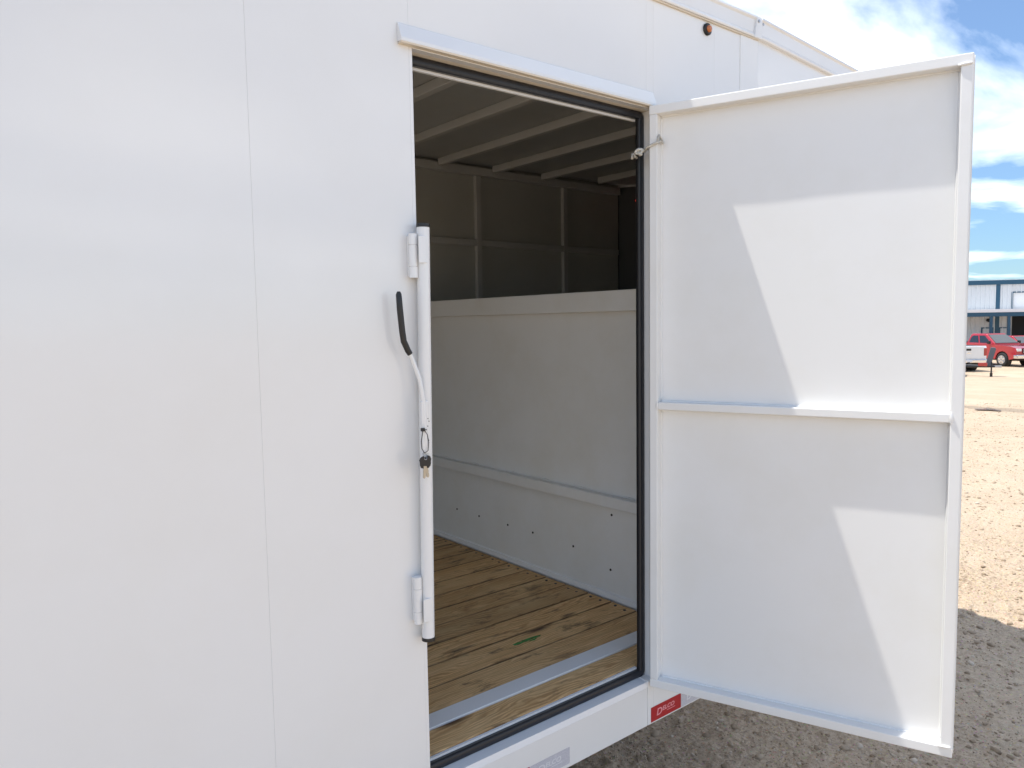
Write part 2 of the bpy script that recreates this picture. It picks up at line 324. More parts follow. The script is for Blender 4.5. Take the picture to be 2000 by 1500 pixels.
# outer skin of the near side, sheet by sheet (thin open joints between sheets)
g = .0001
S = M['skin']
for x0, x1 in ((XR, -2.84), (-2.84, -1.63), (-1.63, -.412)): bx('side_panel', S, x0 + g, x1 - g, 0, .022, ZB, ZT + .03, B)
bx('side_panel', S, -.412 + g, -.006 - g, 0, .022, ZB, ZT + .03, B)
bx('jamb_strip', S, -.006, .004, .0004, .022, ZB, HZ, .001)
bx('side_panel', S, -.006 + g, .876 - g, 0, .022, HZ, ZT + .03, B)
bx('side_panel', S, WX, 1.232 - g, 0, .022, ZB, ZT + .03, B)
bx('side_panel', S, .876 + g, WX - .0001, 0, .022, HZ, ZT + .03, B)
bx('side_panel', S, 1.232 + g, 1.383 - g, 0, .022, ZNECK, ZT + .03, B)
bx('corner_post', S, 1.383 + g, 1.496 - g, -.003, .022, ZNECK, ZT + .03, .003)
bx('corner_post', S, 1.232, XN, .001, .03, ZB, ZNECK, .003)
bx('bottom_rail', S, .004, .877, -.0005, .04, ZB, -.020, .002)
bx('bottom_rail', S, .879, WX, -.0005, .04, ZB, 0, .002)
MB().prism([(0.000, -.020 + Z0), (.004, -.004 + Z0), (.075, .000 + Z0), (.075, -.020 + Z0)], 'x', .004, WX).build('door_sill', M['trim'], T)
for x in (-.412, -1.63): bx('seam_backing', S, x - .03, x + .03, .0012 + .02, .03, ZB, ZT)
# reveal of the opening
bx('jamb', S, WX, WX + .03, .022, .065, -.02, HZ + .04); bx('jamb', S, -.026, .004, .022, .065, -.02, HZ + .04); bx('header', M['caulk_underside'], .004, WX, .022, .065, HZ, HZ + .04)
sl = MB().ring(.004, WX, -.001 + Z0, HZ - .001 + Z0, .037, .056, .0225, .020, .003).build('door_seal', M['rubber'], T)
bx('seal_retainer', M['trim'], .006, WX - .024, .0564, .066, HZ - .0300, HZ - .002); bx('seal_retainer', M['trim'], .006, WX - .024, .0564, .066, .0, .0275); bx('seal_retainer', M['trim'], .005, .0305, .0566, .0662, .0275, HZ - .0300)
# rain flashing over the door
MB().prism([(0, 1.953 + Z0), (-.004, 1.951 + Z0), (-.019, 1.914 + Z0), (-.019, 1.905 + Z0), (0, 1.9065 + Z0)], 'x', -.038, .905, .0015).build('rain_flashing', M['trim'], T)
bx('flashing_caulk', M['caulk_underside'], -.037, .904, -.0175, -.0002, 1.9015, 1.9052)
# nose plan (neck): bends inwards past the corner post
NOSE = [(1.496, 0), (2.75, .101), (3.18, .42), (3.32, 1.10), (3.26, TW - .35), (3.10, TW), (1.496, TW)]
def wall_strip(name, mat, a, b, z0, z1, th, bev=.0014, off=0.0):
    a, b = Vector((*a, 0)), Vector((*b, 0)); d = (b - a).normalized(); n = Vector((-d.y, d.x, 0))      # n points inwards
    p = [a + n * off, b + n * off, b + n * (off + th), a + n * (off + th)]
    return MB().prism([(v.x, v.y) for v in p], 'z', z0 + Z0, z1 + Z0, bev).build(name, mat, T)
for i in range(6): wall_strip('nose_panel', S, NOSE[i], NOSE[i + 1], ZNECK, ZT + .03, .022)
# far side, rear left open to light the interior, roof, neck floor
bx('far_wall', S, XR, 1.496, TW - .02, TW, ZB, ZT + .03, .002)
bx('rear_header', S, XR, XR + .05, .0225, TW - .0205, 2.10, ZT + .03, .002); bx('rear_sill', S, XR, XR + .05, .0225, TW - .0205, ZB, -.009, .002)
for y in (.0225, TW - .0605): bx('rear_post', S, XR, XR + .05, y, y + .04, -.0085, 2.0995, .002)
MB().prism([(XR - .005, .02 + Z0), (XR - .005, -.03 + Z0), (XR - 2.05, .012), (XR - 2.05, .045)], 'y', .08, TW - .08, .003).build('added_ramp_door', M['doorpaint'], T)  # unseen lowered ramp, added with the open rear that brightens the inside
roof_poly = [(XR, -.004), (1.49, -.004)] + [(x, y - .004 if y < 1.1 else y + .004) for x, y in NOSE[1:6]] + [(1.49, TW + .004), (XR, TW + .004)]
MB().prism(roof_poly, 'z', ZT + .032 + Z0, ZR - .004 + Z0).build('roof', S, T)
MB().prism([(XN + .001, .023), (1.49, .023)] + [(x - .03, min(max(y, .13), TW - .13)) for x, y in NOSE[1:6]] + [(1.49, TW - .023), (XN + .001, TW - .023)], 'z', ZNECK + .002 + Z0, 1.25 + Z0).build('neck_floor', M['inner'], T)
bx('front_wall', S, XN - .008, XN, .031, TW - .021, ZB, 1.24)
# roof trim: bent metal cap, two lengths that meet at the bend
def trim_piece(a, b, name):
    a, b = Vector((*a, 0)), Vector((*b, 0)); d = (b - a).normalized(); n = Vector((-d.y, d.x, 0))
    prof = [(.004, ZT - .002), (-.010, ZT - .001), (-.012, ZT + .004), (-.005, ZT + .018), (-.006, ZR - .012), (-.013, ZR - .006), (-.012, ZR + .001), (.05, ZR + .004), (.05, ZR - .002), (.004, ZR - .004)]
    return MB().loft([[(p + n * u).to_tuple()[:2] + (w + Z0,) for u, w in prof] for p in (a, b)]).build(name, M['trim'], T)
t1 = trim_piece((XR, -.001), (1.498, -.001), 'roof_trim'); t2 = trim_piece((1.502, -.003), (2.74, .098), 'roof_trim')
trim_piece((2.75, .101), (3.18, .42), 'roof_trim'); trim_piece((3.18, .42), (3.32, 1.1), 'roof_trim')
MB().prism([(1.455, ZT - .003 + Z0), (1.503, ZT - .003 + Z0), (1.503, ZR - .004 + Z0), (1.470, ZR - .004 + Z0)], 'y', -.0145, -.004, .002).build('trim_splice', M['trim'], t1)
bx('trim_underside_shade', M['caulk_underside'], -1.6, 1.49, -.007, -.0005, ZT - .007, ZT - .0025)  # beige strip stands in for the shadow line under the trim
for x, z, y, p in ((1.478, 2.302, -.0145, t1), (1.517, 2.302, -.006, t2), (1.97, 2.303, .033, t2), (2.4, 2.303, .066, t2)):
    MB().tube([(x, y + .002, z + Z0), (x, y - .003, z + Z0)], .0055, 10).build('screw', M['steel'], p)
# amber marker lamp
ml = MB().tube([(1.188, 0, 2.211 + Z0), (1.188, -.007, 2.211 + Z0), (1.188, -.010, 2.211 + Z0)], [.0200, .0200, .0165], 24).build('marker_lamp', M['blackplastic'], T)
q = NT('amber_lens'); q.set(col=(.50, .13, .012), rough=.15, coat=1.0); M['amber'] = q.m
MB().tube([(1.188, -.010, 2.211 + Z0), (1.188, -.016, 2.211 + Z0), (1.188, -.019, 2.211 + Z0)], [.0120, .0110, .005], 20).build('amber_lens', M['amber'], ml)
# reflective tape on the bottom rail
def tape_mat(name, c1, c2, rough):
    q = NT(name); v = q.coord((1, 1, 1)); vo = q.n('ShaderNodeTexVoronoi', feature='DISTANCE_TO_EDGE'); q.l(v, vo.inputs['Vector']); vo.inputs['Scale'].default_value = 190
    q.set(col=q.mix(q.ramp(vo.outputs['Distance'], [(.02, 0.), (.12, 1.)]), c2, c1), rough=rough, coat=.5, crough=.1); return q.m
M['tapered'] = tape_mat('red_reflective_tape', (.42, .004, .012), (.36, .004, .012), .3); M['tapewhite'] = tape_mat('silver_reflective_tape', (.50, .50, .56), (.60, .60, .65), .3)
M['ink_red'] = plain('pale_print_on_red', (.75, .30, .33), .4); M['ink_white'] = plain('pale_print_on_silver', (.70, .70, .73), .4)
def tape(x0, x1, z0, red, ty=-.0012):
    o = bx('reflective_tape', M['tapered'] if red else M['tapewhite'], x0, x1, ty, ty + .0004, z0, z0 + .0525, 0)
    o['label'] = ('red' if red else 'silver') + ' reflective tape on the bottom rail'
    rot = Matrix.Rotation(R(90), 4, 'X'); w = x1 - x0; ink = M['ink_red'] if red else M['ink_white']
    def put(txt, size, fx, fz, sx=1, sh=.2):
        me = text_mesh(txt, size, ink, Matrix.Translation((x0 + w * fx, ty - .0004, z0 + .0525 * fz + Z0)) @ rot, sh, .0002, sx); link('print', me, o)
    put('D', .034, .17, .30, 1.15); put('ELCO', .0205, .365, .46, 1.25); bx('print', ink, x0 + w * .52, x0 + w * .80, ty - .0005, ty - .0001, z0 + .0165, z0 + .0185, 0, o)
zr = -.152
tape(.894, 1.055, zr, True); tape(1.057, 1.218, zr, False, -.0002 - .001)
tape(.350, .511, zr + .008, False); tape(.187, .348, zr + .008, True); tape(.024, .185, zr + .008, False)
# ---- interior
I = M['inner']
bx('floor_underlay', M['dark'], XR + .03, XN - .01, .066, TW - .02, -.03, -.008)
def plank_mesh(x0, x1, y0, y1): return MB().box(x0, x1, y0, y1, -.006, .030, .0025, 1)
PX0, PX1 = -3.19, 1.272
def plank(y0, y1):
    xa = PX0
    me = MB().box(PX0, PX1, -(y1 - y0) / 2 + .0024, (y1 - y0) / 2 - .0024, -.036, random.uniform(-.0012, .0008), .003, 2).build('plank', M['wood'], None, True)
    o = link('plank', me, T); o.location = (0, (y0 + y1) / 2, .030 + Z0); o.matrix_parent_inverse = Matrix.Translation((0, -1.1, 0))
    for k, f in enumerate((.27, .73)):
        x = PX1 - .030 + random.uniform(-.006, .006); y = (f - .5) * (y1 - y0) + random.uniform(-.006, .006)
        link('screw', SCREW, o, (x, y, .0006))
    return o
SCREW = MB().tube([(0, 0, -.004), (0, 0, .0008)], .0062, 10).build('screw', M['screw'], None, True)
PL = []
PL.append(plank(.068, .181)); y = .255
while y < TW - .06:
    PL.append(plank(y, min(y + .139, TW - .03))); y += .140
bx('threshold_strip', M['trim'], PX0, PX1, .182, .254, .012, .0335, .002)
q = NT('green_paint_smear'); v = q.coord((9, 60, 1)); q.set(col=(.05, .30, .06), rough=.6, alpha=q.ramp(q.noise(v, 1.5, 5, .7), [(.40, 0.), (.55, .9)])); M['green'] = q.m
def smear(name, cx, cy, rx, ry, mat):
    pts = [(cx + rx * math.cos(a) * random.uniform(.75, 1.1), cy + ry * math.sin(a) * random.uniform(.6, 1.1)) for a in np.linspace(0, 2 * PI, 15)[:-1]]
    return MB().prism([(a - 0, b) for a, b in pts], 'z', .0309 + Z0, .0314 + Z0).build(name, mat, T)
smear('paint_smear', .745, .470, .075, .017, M['green'])
# half-height bulkhead across the front
XBK = 1.287
bx('bulkhead_panel', I, XBK, XBK + .004, .066, TW - .021, .0305, 1.27)
bt = bx('bulkhead_cap', I, XBK - .046, XBK + .004, .0665, TW - .022, 1.262, 1.348, .004)
bx('bulkhead_rail', I, XBK - .038, XBK - .0002, .0668, TW - .0215, .440, .487, .003)
MB().prism([(XBK - .0002, .031 + Z0), (XBK - .006, .031 + Z0), (XBK - .006, .056 + Z0), (XBK - .0002, .060 + Z0)], 'y', .067, TW - .022).build('base_angle', M['trim'], T)
for y, z in ((.556, .159), (.786, .211), (1.066, .216), (1.258, .215), (1.498, .214), (1.699, .215), (1.97, .217), (.548, .400)):
    MB().tube([(XBK + .001, y, z + Z0), (XBK - .0025, y, z + Z0)], .0052, 10).build('rivet', M['screw'], T)
# weld dabs along the top of the rail
for k in range(6):
    yy = .45 + k * .27 + random.uniform(-.05, .05)
    MB().tube([(XBK - .001, yy - .03, .489 + Z0), (XBK - .003, yy, .4905 + Z0), (XBK - .001, yy + .035, .489 + Z0)], [.002, .0045, .002], 8).build('weld_bead', I, T)
# far wall: sheet, studs, girt; ceiling: sheet and bows
YF = TW - .045
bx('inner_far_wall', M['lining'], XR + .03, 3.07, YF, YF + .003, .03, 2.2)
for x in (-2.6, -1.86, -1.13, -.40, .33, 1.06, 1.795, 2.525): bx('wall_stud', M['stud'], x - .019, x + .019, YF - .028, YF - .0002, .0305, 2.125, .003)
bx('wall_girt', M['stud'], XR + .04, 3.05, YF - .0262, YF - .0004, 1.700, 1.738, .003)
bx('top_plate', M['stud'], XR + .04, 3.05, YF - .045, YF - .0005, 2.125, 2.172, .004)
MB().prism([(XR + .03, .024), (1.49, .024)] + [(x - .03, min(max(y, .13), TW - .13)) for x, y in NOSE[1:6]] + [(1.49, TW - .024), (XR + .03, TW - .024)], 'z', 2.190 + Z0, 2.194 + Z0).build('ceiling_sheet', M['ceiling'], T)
for k in range(-11, 5):
    x = 1.105 + k * .402
    if x < XR + .2: continue
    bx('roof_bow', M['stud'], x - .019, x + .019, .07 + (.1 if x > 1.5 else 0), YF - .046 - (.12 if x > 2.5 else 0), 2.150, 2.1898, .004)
bx('inner_near_wall', I, XR + .03, -.027, .0226, .026, .03, 2.19); bx('inner_near_wall', I, -.026, WX + .03, .0226, .026, HZ + .041, 2.19); bx('inner_near_wall', I, WX + .031, XBK, .0226, .026, .03, 2.19)
for i in range(1, 5): wall_strip('nose_shade_sheet', M['noseshade'], NOSE[i], NOSE[i + 1], ZNECK + .11, 2.185, .003, 0, .024)  # dark sheets stand in for the unlit depth of the nose
# red tell-tale lamp at the far front
q = NT('red_tell_tale'); q.b.inputs['Emission Color'].default_value = (1, .08, .06, 1); q.b.inputs['Emission Strength'].default_value = .5; q.set(col=(.4, .02, .02)); M['red_led'] = q.m
MB().tube([(3.02, 1.93, 2.055 + Z0), (3.00, 1.915, 2.055 + Z0)], .010, 12).build('tell_tale_lamp', M['red_led'], T)
# undercarriage
DS = M['darksteel']
for y in (.35, TW - .35): bx('frame_beam', DS, XR + .1, XN - .02, y - .05, y + .05, -.20, -.032, .004)
for k in range(5): bx('cross_member', DS, XR + .4 + k * .85, XR + .46 + k * .85, .041, TW - .03, -.10, -.033)
for y in (.6, TW - .6):
    bx('neck_beam', DS, XN + .01, 3.0, y - .05, y + .05, ZNECK - .13, ZNECK, .004)
    bx('landing_leg', DS, 2.1, 2.2, y - .05, y + .05, -.50, ZNECK - .13, .004); bx('landing_foot', DS, 2.03, 2.27, y - .11, y + .11, -.59, -.50, .004)
bx('coupler_post', DS, 2.72, 2.84, 1.04, 1.16, .35, ZNECK, .006); bx('neck_cross_beam', DS, 2.7, 2.86, .66, TW - .66, ZNECK - .11, ZNECK - .001)
def trailer_wheel(x, y0, y1):
    w = MB().tube([(x, y0, .36), (x, y0 + .02, .36), (x, y1 - .02, .36), (x, y1, .36)], [.33, .36, .36, .33], 32).build('tyre', M['tyre'], T)
    MB().tube([(x, y0 - .004, .36), (x, y1 + .004, .36)], .2, 24).build('rim', M['rim'], w)
for x in (-1.55, -2.4):
    for y0, y1 in ((.12, .34), (TW - .34, TW - .12)): trailer_wheel(x, y0, y1)
    MB().tube([(x, .3, .36), (x, TW - .3, .36)], .05, 14).build('axle', DS, T)

# ---- the open door: local axes s (along the leaf), n (towards its outer face), z
TH = 1.211; DO = Vector((.871, -.016, Z0)); DW = .880
DM = Matrix.Translation(DO) @ Matrix(((math.cos(TH), math.sin(TH), 0, 0), (-math.sin(TH), math.cos(TH), 0, 0), (0, 0, 1, 0), (0, 0, 0, 1)))
DP = M['doorpaint']; DZ0, DZ1 = -.010, 1.901; DT = .038
def door_skin():
    """outer sheet, softly bulged between the bars, with one small ding"""
    b = bmesh.new(); nx, nz = 44, 96; s0, s1, z0, z1 = .004, DW + .004, DZ0 - .004, DZ1 + .003
    def dv(s, z):
        u = max(0, math.sin(PI * (s - .03) / .82)); zz = (z - .02) / .91 if z < .945 else (z - .955) / .92
        w = max(0, math.sin(PI * min(max(zz, 0), 1))); d = .0005 * u * w * math.sin(3.1 * s * 4 + z * 2.2)
        r2 = ((s - .724) ** 2 + (z - .834) ** 2) / .010 ** 2; return d - .005 * math.exp(-r2)
    fr = [[b.verts.new((s0 + (s1 - s0) * i / nx, DT + .0004 + dv(s0 + (s1 - s0) * i / nx, z0 + (z1 - z0) * j / nz), z0 + (z1 - z0) * j / nz)) for i in range(nx + 1)] for j in range(nz + 1)]
    bk = [[b.verts.new(v.co + Vector((0, .0035, 0))) for v in r] for r in fr]
    for j in range(nz):
        for i in range(nx):
            b.faces.new((fr[j][i], fr[j][i + 1], fr[j + 1][i + 1], fr[j + 1][i])); b.faces.new((bk[j][i], bk[j + 1][i], bk[j + 1][i + 1], bk[j][i + 1]))
    for i in range(nx):
        b.faces.new((fr[0][i], bk[0][i], bk[0][i + 1], fr[0][i + 1])); b.faces.new((fr[nz][i], fr[nz][i + 1], bk[nz][i + 1], bk[nz][i]))
    for j in range(nz):
        b.faces.new((fr[j][0], fr[j + 1][0], bk[j + 1][0], bk[j][0])); b.faces.new((fr[j][nx], bk[j][nx], bk[j + 1][nx], fr[j + 1][nx]))
    bmesh.ops.recalc_face_normals(b, faces=b.faces[:]); m = MB(); m._merge(b, True); return m
door = door_skin().xf(DM).build('side_door', DP, T); door['label'] = 'open white side door seen from its framed inner face'
def db(name, s0, s1, n0, n1, z0, z1, bev=.003, mat=None): return MB().box(s0, s1, n0, n1, z0, z1, bev, 3).xf(DM).build(name, mat or DP, door)
BW = .0285
db('hinge_stile', 0, BW - .002, 0, DT, DZ0 + BW, DZ1 - BW); db('lock_stile', DW - BW, DW, .0003, DT, DZ0 + BW, DZ1 - BW)
db('top_bar', -.001, DW + .001, 0, DT + .0002, DZ1 - BW, DZ1); db('bottom_bar', -.001, DW + .001, 0, DT + .0002, DZ0, DZ0 + BW)
db('middle_bar', BW - .002, DW - BW, .004, DT, .931, .956)
def seam(name, pts, r): return MB().tube([DM @ Vector(p) for p in pts], r, 8).build(name, DP, door)
a = DT - .0005
for z in (DZ0 + BW + .001, .931 - .001, .957, DZ1 - BW - .001): seam('weld_bead', [(BW, a, z), (DW * .3, a, z + .0006), (DW * .7, a, z - .0004), (DW - BW, a, z)], .0036)
for s in (BW - .001, DW - BW - .001): seam('weld_bead', [(s, a, .03), (s, a, .5), (s, a, .92)], .0036); seam('weld_bead', [(s, a, .965), (s, a, 1.4), (s, a, 1.865)], .0036)
for z in (DZ1 - BW, DZ0 + BW): seam('corner_weld', [(DW - BW - .006, -.001, z), (DW - .02, -.0015, z + .0015), (DW - .004, -.001, z + .002)], [.0028, .0045, .003])
seam('corner_weld', [(DW - BW + .002, .001, .929), (DW - BW + .003, -.001, .945), (DW - BW + .002, .001, .960)], [.003, .006, .003])
seam('corner_weld', [(BW - .004, .001, .931), (BW - .003, 0, .945), (BW - .004, .001, .957)], [.002, .004, .002])
MB().tube([(.890, -.009, .02 + Z0), (.890, -.009, 1.88 + Z0)], .008, 12).build('piano_hinge', S, T)
# ---- locking bar hinged beside the opening
def pole(z): t = (z - .41) / 1.058; return Vector((-.0195 + .0150 * t + .012, -.024, z + Z0))
bar = MB().tube([pole(.414), pole(1.464)], .0165, 24).build('locking_bar', M['skin'], T)
for z, dz in ((.406, .009), (1.461, .009)): MB().tube([pole(z), pole(z + dz)], .0172, 24).build('end_cap', M['blackplastic'], bar)
def hinge(z0, z1, zp0, zp1, up):
    x = pole((z0 + z1) / 2).x - .0275; h = MB().tube([(x, -.020, z0 + .003 + Z0), (x, -.020, z1 - .003 + Z0)], .0085, 18).build('bar_hinge', M['skin'], bar)
    d = (z1 - z0) / 4
    for a_, b_ in ((z0, z0 + d), (z0 + d + .001, z1 - d - .001), (z1 - d, z1)): MB().tube([(x, -.020, a_ + Z0), (x, -.020, b_ + Z0)], .0112, 18).build('knuckle', M['skin'], h)
    MB().box(x + .004, x + .0285, -.042, -.0385, zp0 + Z0, zp1 + Z0, .0012).build('hinge_leaf', M['skin'], h)
    MB().box(x - .006, x + .028, -.010, -.0005, z0 + .004 + Z0, z1 - .004 + Z0, .001).build('hinge_leaf', M['skin'], h)
    return h
h1 = hinge(1.336, 1.444, 1.372, 1.438, 1); h2 = hinge(.456, .578, .462, .522, 0)
# operating handle with black grip
hd = MB().tube([(-.052, -.034, 1.160 + Z0), (-.040, -.034, 1.135 + Z0), (-.024, -.040, 1.085 + Z0), (-.016, -.043, 1.03 + Z0), (-.014, -.044, .935 + Z0), (-.013, -.042, .91 + Z0)], .0058, 12).build('bar_handle', M['skin'], bar)
gp = [(-.0735, -.034, 1.301), (-.0735, -.034, 1.294), (-.0715, -.034, 1.26), (-.0665, -.034, 1.205), (-.0630, -.034, 1.180), (-.052, -.034, 1.157), (-.046, -.034, 1.148)]
MB().tube([(x, y_, z + Z0) for x, y_, z in gp], [.004, .0072, .0078, .0078, .0078, .0076, .0072], 16).build('grip', M['blackplastic'], hd)
MB().box(-.024, -.003, -.047, -.040, .895 + Z0, 1.03 + Z0, .003).build('handle_keeper', M['skin'], bar)
for z, x in ((.985, -.007), (.978, -.004), (.966, -.008), (.93, -.006)): MB().tube([(x, -.0465, z + Z0), (x, -.0475, z + Z0)], .0014, 6).build('paint_chip', M['screw'], bar)

# ------------------------------------------------------------------ keys and rope
KX, KY = -.018, -.052
K = wroot('key_ring', 'pair of small keys with black heads hanging on a zip tie', 'keys', (KX, KY, .86 + Z0))
zt = [(KX - .008, KY, .957), (KX - .013, KY, .93), (KX - .012, KY, .912), (KX - .005, KY - .001, .900), (KX + .006, KY, .905), (KX + .010, KY + .002, .925), (KX + .007, KY + .003, .945), (KX - .002, KY + .002, .957)]
tie = MB().tube([(a_, b_, c_ + Z0) for a_, b_, c_ in zt], .0011, 6).build('zip_tie', M['blackplastic'], K)
MB().box(KX - .0125, KX - .0035, KY - .004, KY + .004, .955 + Z0, .9635 + Z0, .001).build('zip_tie_head', M['blackplastic'], tie); MB().box(KX - .003, KX + .004, KY - .001, KY + .001, .957 + Z0, .959 + Z0).build('zip_tie_tail', M['blackplastic'], tie)
MB().tube([(KX - .005 + .008 * math.sin(t_) * .6, KY - .002 + .004 * math.cos(t_), .893 + Z0 + .009 * math.cos(t_)) for t_ in np.linspace(0, 2 * PI, 16)], .0009, 6).build('split_ring', M['steel'], K)
def key(dx, ang, yy):
    mx = Matrix.Translation((KX - .004, yy, .889 + Z0)) @ Matrix.Rotation(ang, 4, 'Y')
    hp = [(-.013, .001), (-.006, .004), (-.004, 0), (.004, 0), (.006, .004), (.013, .001), (.0165, -.003), (.0145, -.020), (.011, -.026), (.007, -.026), (.006, -.021), (-.006, -.021), (-.007, -.026), (-.011, -.026), (-.0145, -.020), (-.0165, -.003)]
    h = MB().prism(hp, 'y', -.0018, .0018, .0006).xf(mx).build('key_head', M['blackplastic'], K)
    bp = [(-.0045, -.020), (.0045, -.020), (.0045, -.030), (.0035, -.033), (.0045, -.036), (.003, -.040), (.0042, -.044), (.003, -.050), (0, -.053), (-.0035, -.050), (-.0038, -.030)]
    MB().prism(bp, 'y', -.0010, .0010).xf(mx).build('key_blade', M['brass'], h)
key(0, R(6), KY - .0035); key(0, R(-9), KY + .0005)
# rope tied round the hinge stile
def rope_mat():
    q = NT('white_cord'); v = q.coord(); w = q.n('ShaderNodeTexWave', wave_type='BANDS', bands_direction='DIAGONAL'); q.l(v, w.inputs['Vector']); w.inputs['Scale'].default_value = 130
    q.set(col=q.mix(w.outputs['Fac'], (.55, .53, .47), (.76, .74, .68)), rough=.9); q.bump(w.outputs['Fac'], .8, .002); return q.m
M['rope'] = rope_mat()
def dp(s, n, z): return DM @ Vector((s, n, z))
RZ = 1.775
RP = wroot('tied_rope', 'short white cord knotted round the hinge side of the open door', 'rope', tuple(dp(0, 0, RZ)))
MB().tube([dp(BW + .006, .03, RZ + .012), dp(BW + .008, .004, RZ + .012), dp(BW, -.006, RZ + .008), dp(.010, -.007, RZ + .002), dp(-.006, -.007, RZ - .004), dp(-.014, .004, RZ - .006), dp(-.012, .02, RZ - .004)], .0042, 10).build('loop', M['rope'], RP)
MB().tube([dp(BW + .004, .03, RZ + .018), dp(BW + .004, .0, RZ + .030), dp(BW + .001, -.004, RZ + .016), dp(BW + .004, -.004, RZ + .004)], .0036, 10).build('loop', M['rope'], RP)
KN = dp(-.028, .0, RZ - .010)
kp = []
for i in range(46):
    t_ = i / 45 * 2 * PI * 2; rr = .0085 + .0035 * math.cos(1.5 * t_)
    kp.append(KN + Vector((rr * math.cos(t_) - .0006 * i + .012, .008 * math.sin(1.5 * t_), rr * math.sin(t_) * .8 - .0002 * i)))
MB().tube(kp, .0042, 10).build('knot', M['rope'], RP)
KE = dp(-.052, .004, RZ - .022)
MB().tube([KN + Vector((-.010, 0, -.004)), KE + Vector((.004, 0, .006)), KE + Vector((-.006, -.004, .004)), KE + Vector((-.004, -.008, -.006)), KE + Vector((.006, -.004, -.007)), KE + Vector((.003, .006, .003)), KE + Vector((-.003, .006, .006)), KE + Vector((-.010, 0, -.010))], .0042, 10).build('tail_end', M['rope'], RP)

# ------------------------------------------------------------------ workshop building across the yard
def yard(x, y): return float(drop(np.array(x, float), np.array(y, float))) - .012
def aim(px, dist):                                     # ground direction of an image column, at a distance from where the photo was taken
    v = cd + cr * ((px - 1000) / 1471.08); v.z = 0; v.normalize(); return Vector((CAM.x + v.x * dist, CAM.y + v.y * dist, 0))
def workshop():
    p0, p1 = aim(1870, 66), aim(2010, 67.5); u = (p1 - p0).normalized(); ang = math.atan2(u.y, u.x); org = p0; org.z = yard(66, 20)
    W_ = root('workshop_building', 'white ribbed metal workshop with blue trim and a long canopy', 'building', org, ang)
    # local x along the front (to the right), y away from the viewer
    H = 5.65; x0, x1 = -14.0, 20.0; DEP = 16
    def part(name, mat, *b, bev=0, par=None): return MB().box(*b, bev).build(name, mat, par or W_)
    SD = M['siding']
    def ribbed(name, xa, xb, za, zb):
        pts = []; x = xa; pitch = .305
        while x < xb - .01:
            e = min(x + pitch, xb)
            pts += [(x, 0), (min(x + .20, e), 0), (min(x + .225, e), -.07), (min(x + .28, e), -.07)]; x = e
        pts += [(xb, 0), (xb, .06), (xa, .06)]
        o = []
        for p in pts:
            if not o or (abs(p[0] - o[-1][0]) + abs(p[1] - o[-1][1])) > 1e-4: o.append(p)
        return MB().prism(o, 'z', za, zb).build(name, SD, W_)
    bays = [(-14, -8.1), (-7.9, -2.1), (-1.9, 2.4), (2.6, 8.5)]
    for a_, b_ in bays[:3]: ribbed('siding_panel', a_, b_, 0, H - .3)
    # bay with the big opening
    ribbed('siding_panel', 2.6, 3.45, 0, H - .3); ribbed('siding_panel', 3.45, 8.2, 4.75, H - .3); ribbed('siding_panel', 8.2, 20, 0, H - .3); ribbed('siding_panel', 3.45, 8.2, 3.15, 3.25)
    part('roll_up_door', M['whitefascia'], 3.55, 8.1, .1, .14, 3.27, 4.72); part('bay_opening', M['bayinside'], 3.45, 8.2, 3.0, 3.1, 0, 3.2)
    part('opening_frame', M['bluetrim'], 3.40, 3.50, -.05, .1, 3.26, 4.8); part('opening_frame', M['bluetrim'], 3.50, 8.2, -.05, .1, 4.72, 4.8)
    part('roof', M['whitefascia'], x0, x1, -.1, DEP, H - .05, H + .06); part('back_wall', SD, x0, x1, DEP - .1, DEP, 0, H - .1); part('end_wall', SD, x0, x0 + .1, .07, DEP - .1, 0, H - .1); part('end_wall', SD, x1 - .1, x1, .07, DEP - .1, 0, H - .1)
    part('eave_trim', M['bluetrim'], x0, x1, -.16, -.02, H - .30, H + .02, bev=.01)
    for x in (-8, -2, 2.5, 20): part('corner_trim', M['bluetrim'], x - .14, x + .14, -.07, .02, 0, H - .3, bev=.01)
    cn = part('canopy_roof', M['whitefascia'], x0, x1, -2.6, -.07, 3.297, 3.52, bev=.01); part('canopy_beam', M['bluetrim'], x0, x1, -2.58, -2.40, 3.00, 3.295, bev=.01)
    for x in (-8, -3.5, 1.3, 2.42, 8.3, 15): part('canopy_post', M['bluetrim'], x - .09, x + .09, -2.56, -2.42, 0, 2.998)
    def pdoor(x, w, win):
        d = part('door', M['greydoor'], x, x + w, -.06, -.045, .05, 2.12); part('door_frame', M['bluetrim'], x - .10, x, -.07, -.04, 0, 2.2, par=d); part('door_frame', M['bluetrim'], x + w, x + w + .10, -.07, -.04, 0, 2.2, par=d); part('door_frame', M['bluetrim'], x, x + w, -.07, -.04, 2.12, 2.2, par=d)
        if win: part('door_window', M['glass'], x + .13, x + w - .13, -.07, -.062, 1.2, 1.75, par=d)
        else: part('door_sign', M['siding'], x + .15, x + w - .15, -.068, -.062, 1.3, 1.6, par=d)
    pdoor(1.55, .62, True); pdoor(2.72, .52, False)
    MB().tube([(1.9, -.05, 2.75), (1.9, -.2, 2.72), (1.9, -.26, 2.62)], [.12, .14, .05], 12).build('wall_lamp', M['darksteel'], W_)
    part('slab', M['concrete'], x0, x1, -3.2, 3, -.15, .02)
    return W_
workshop()

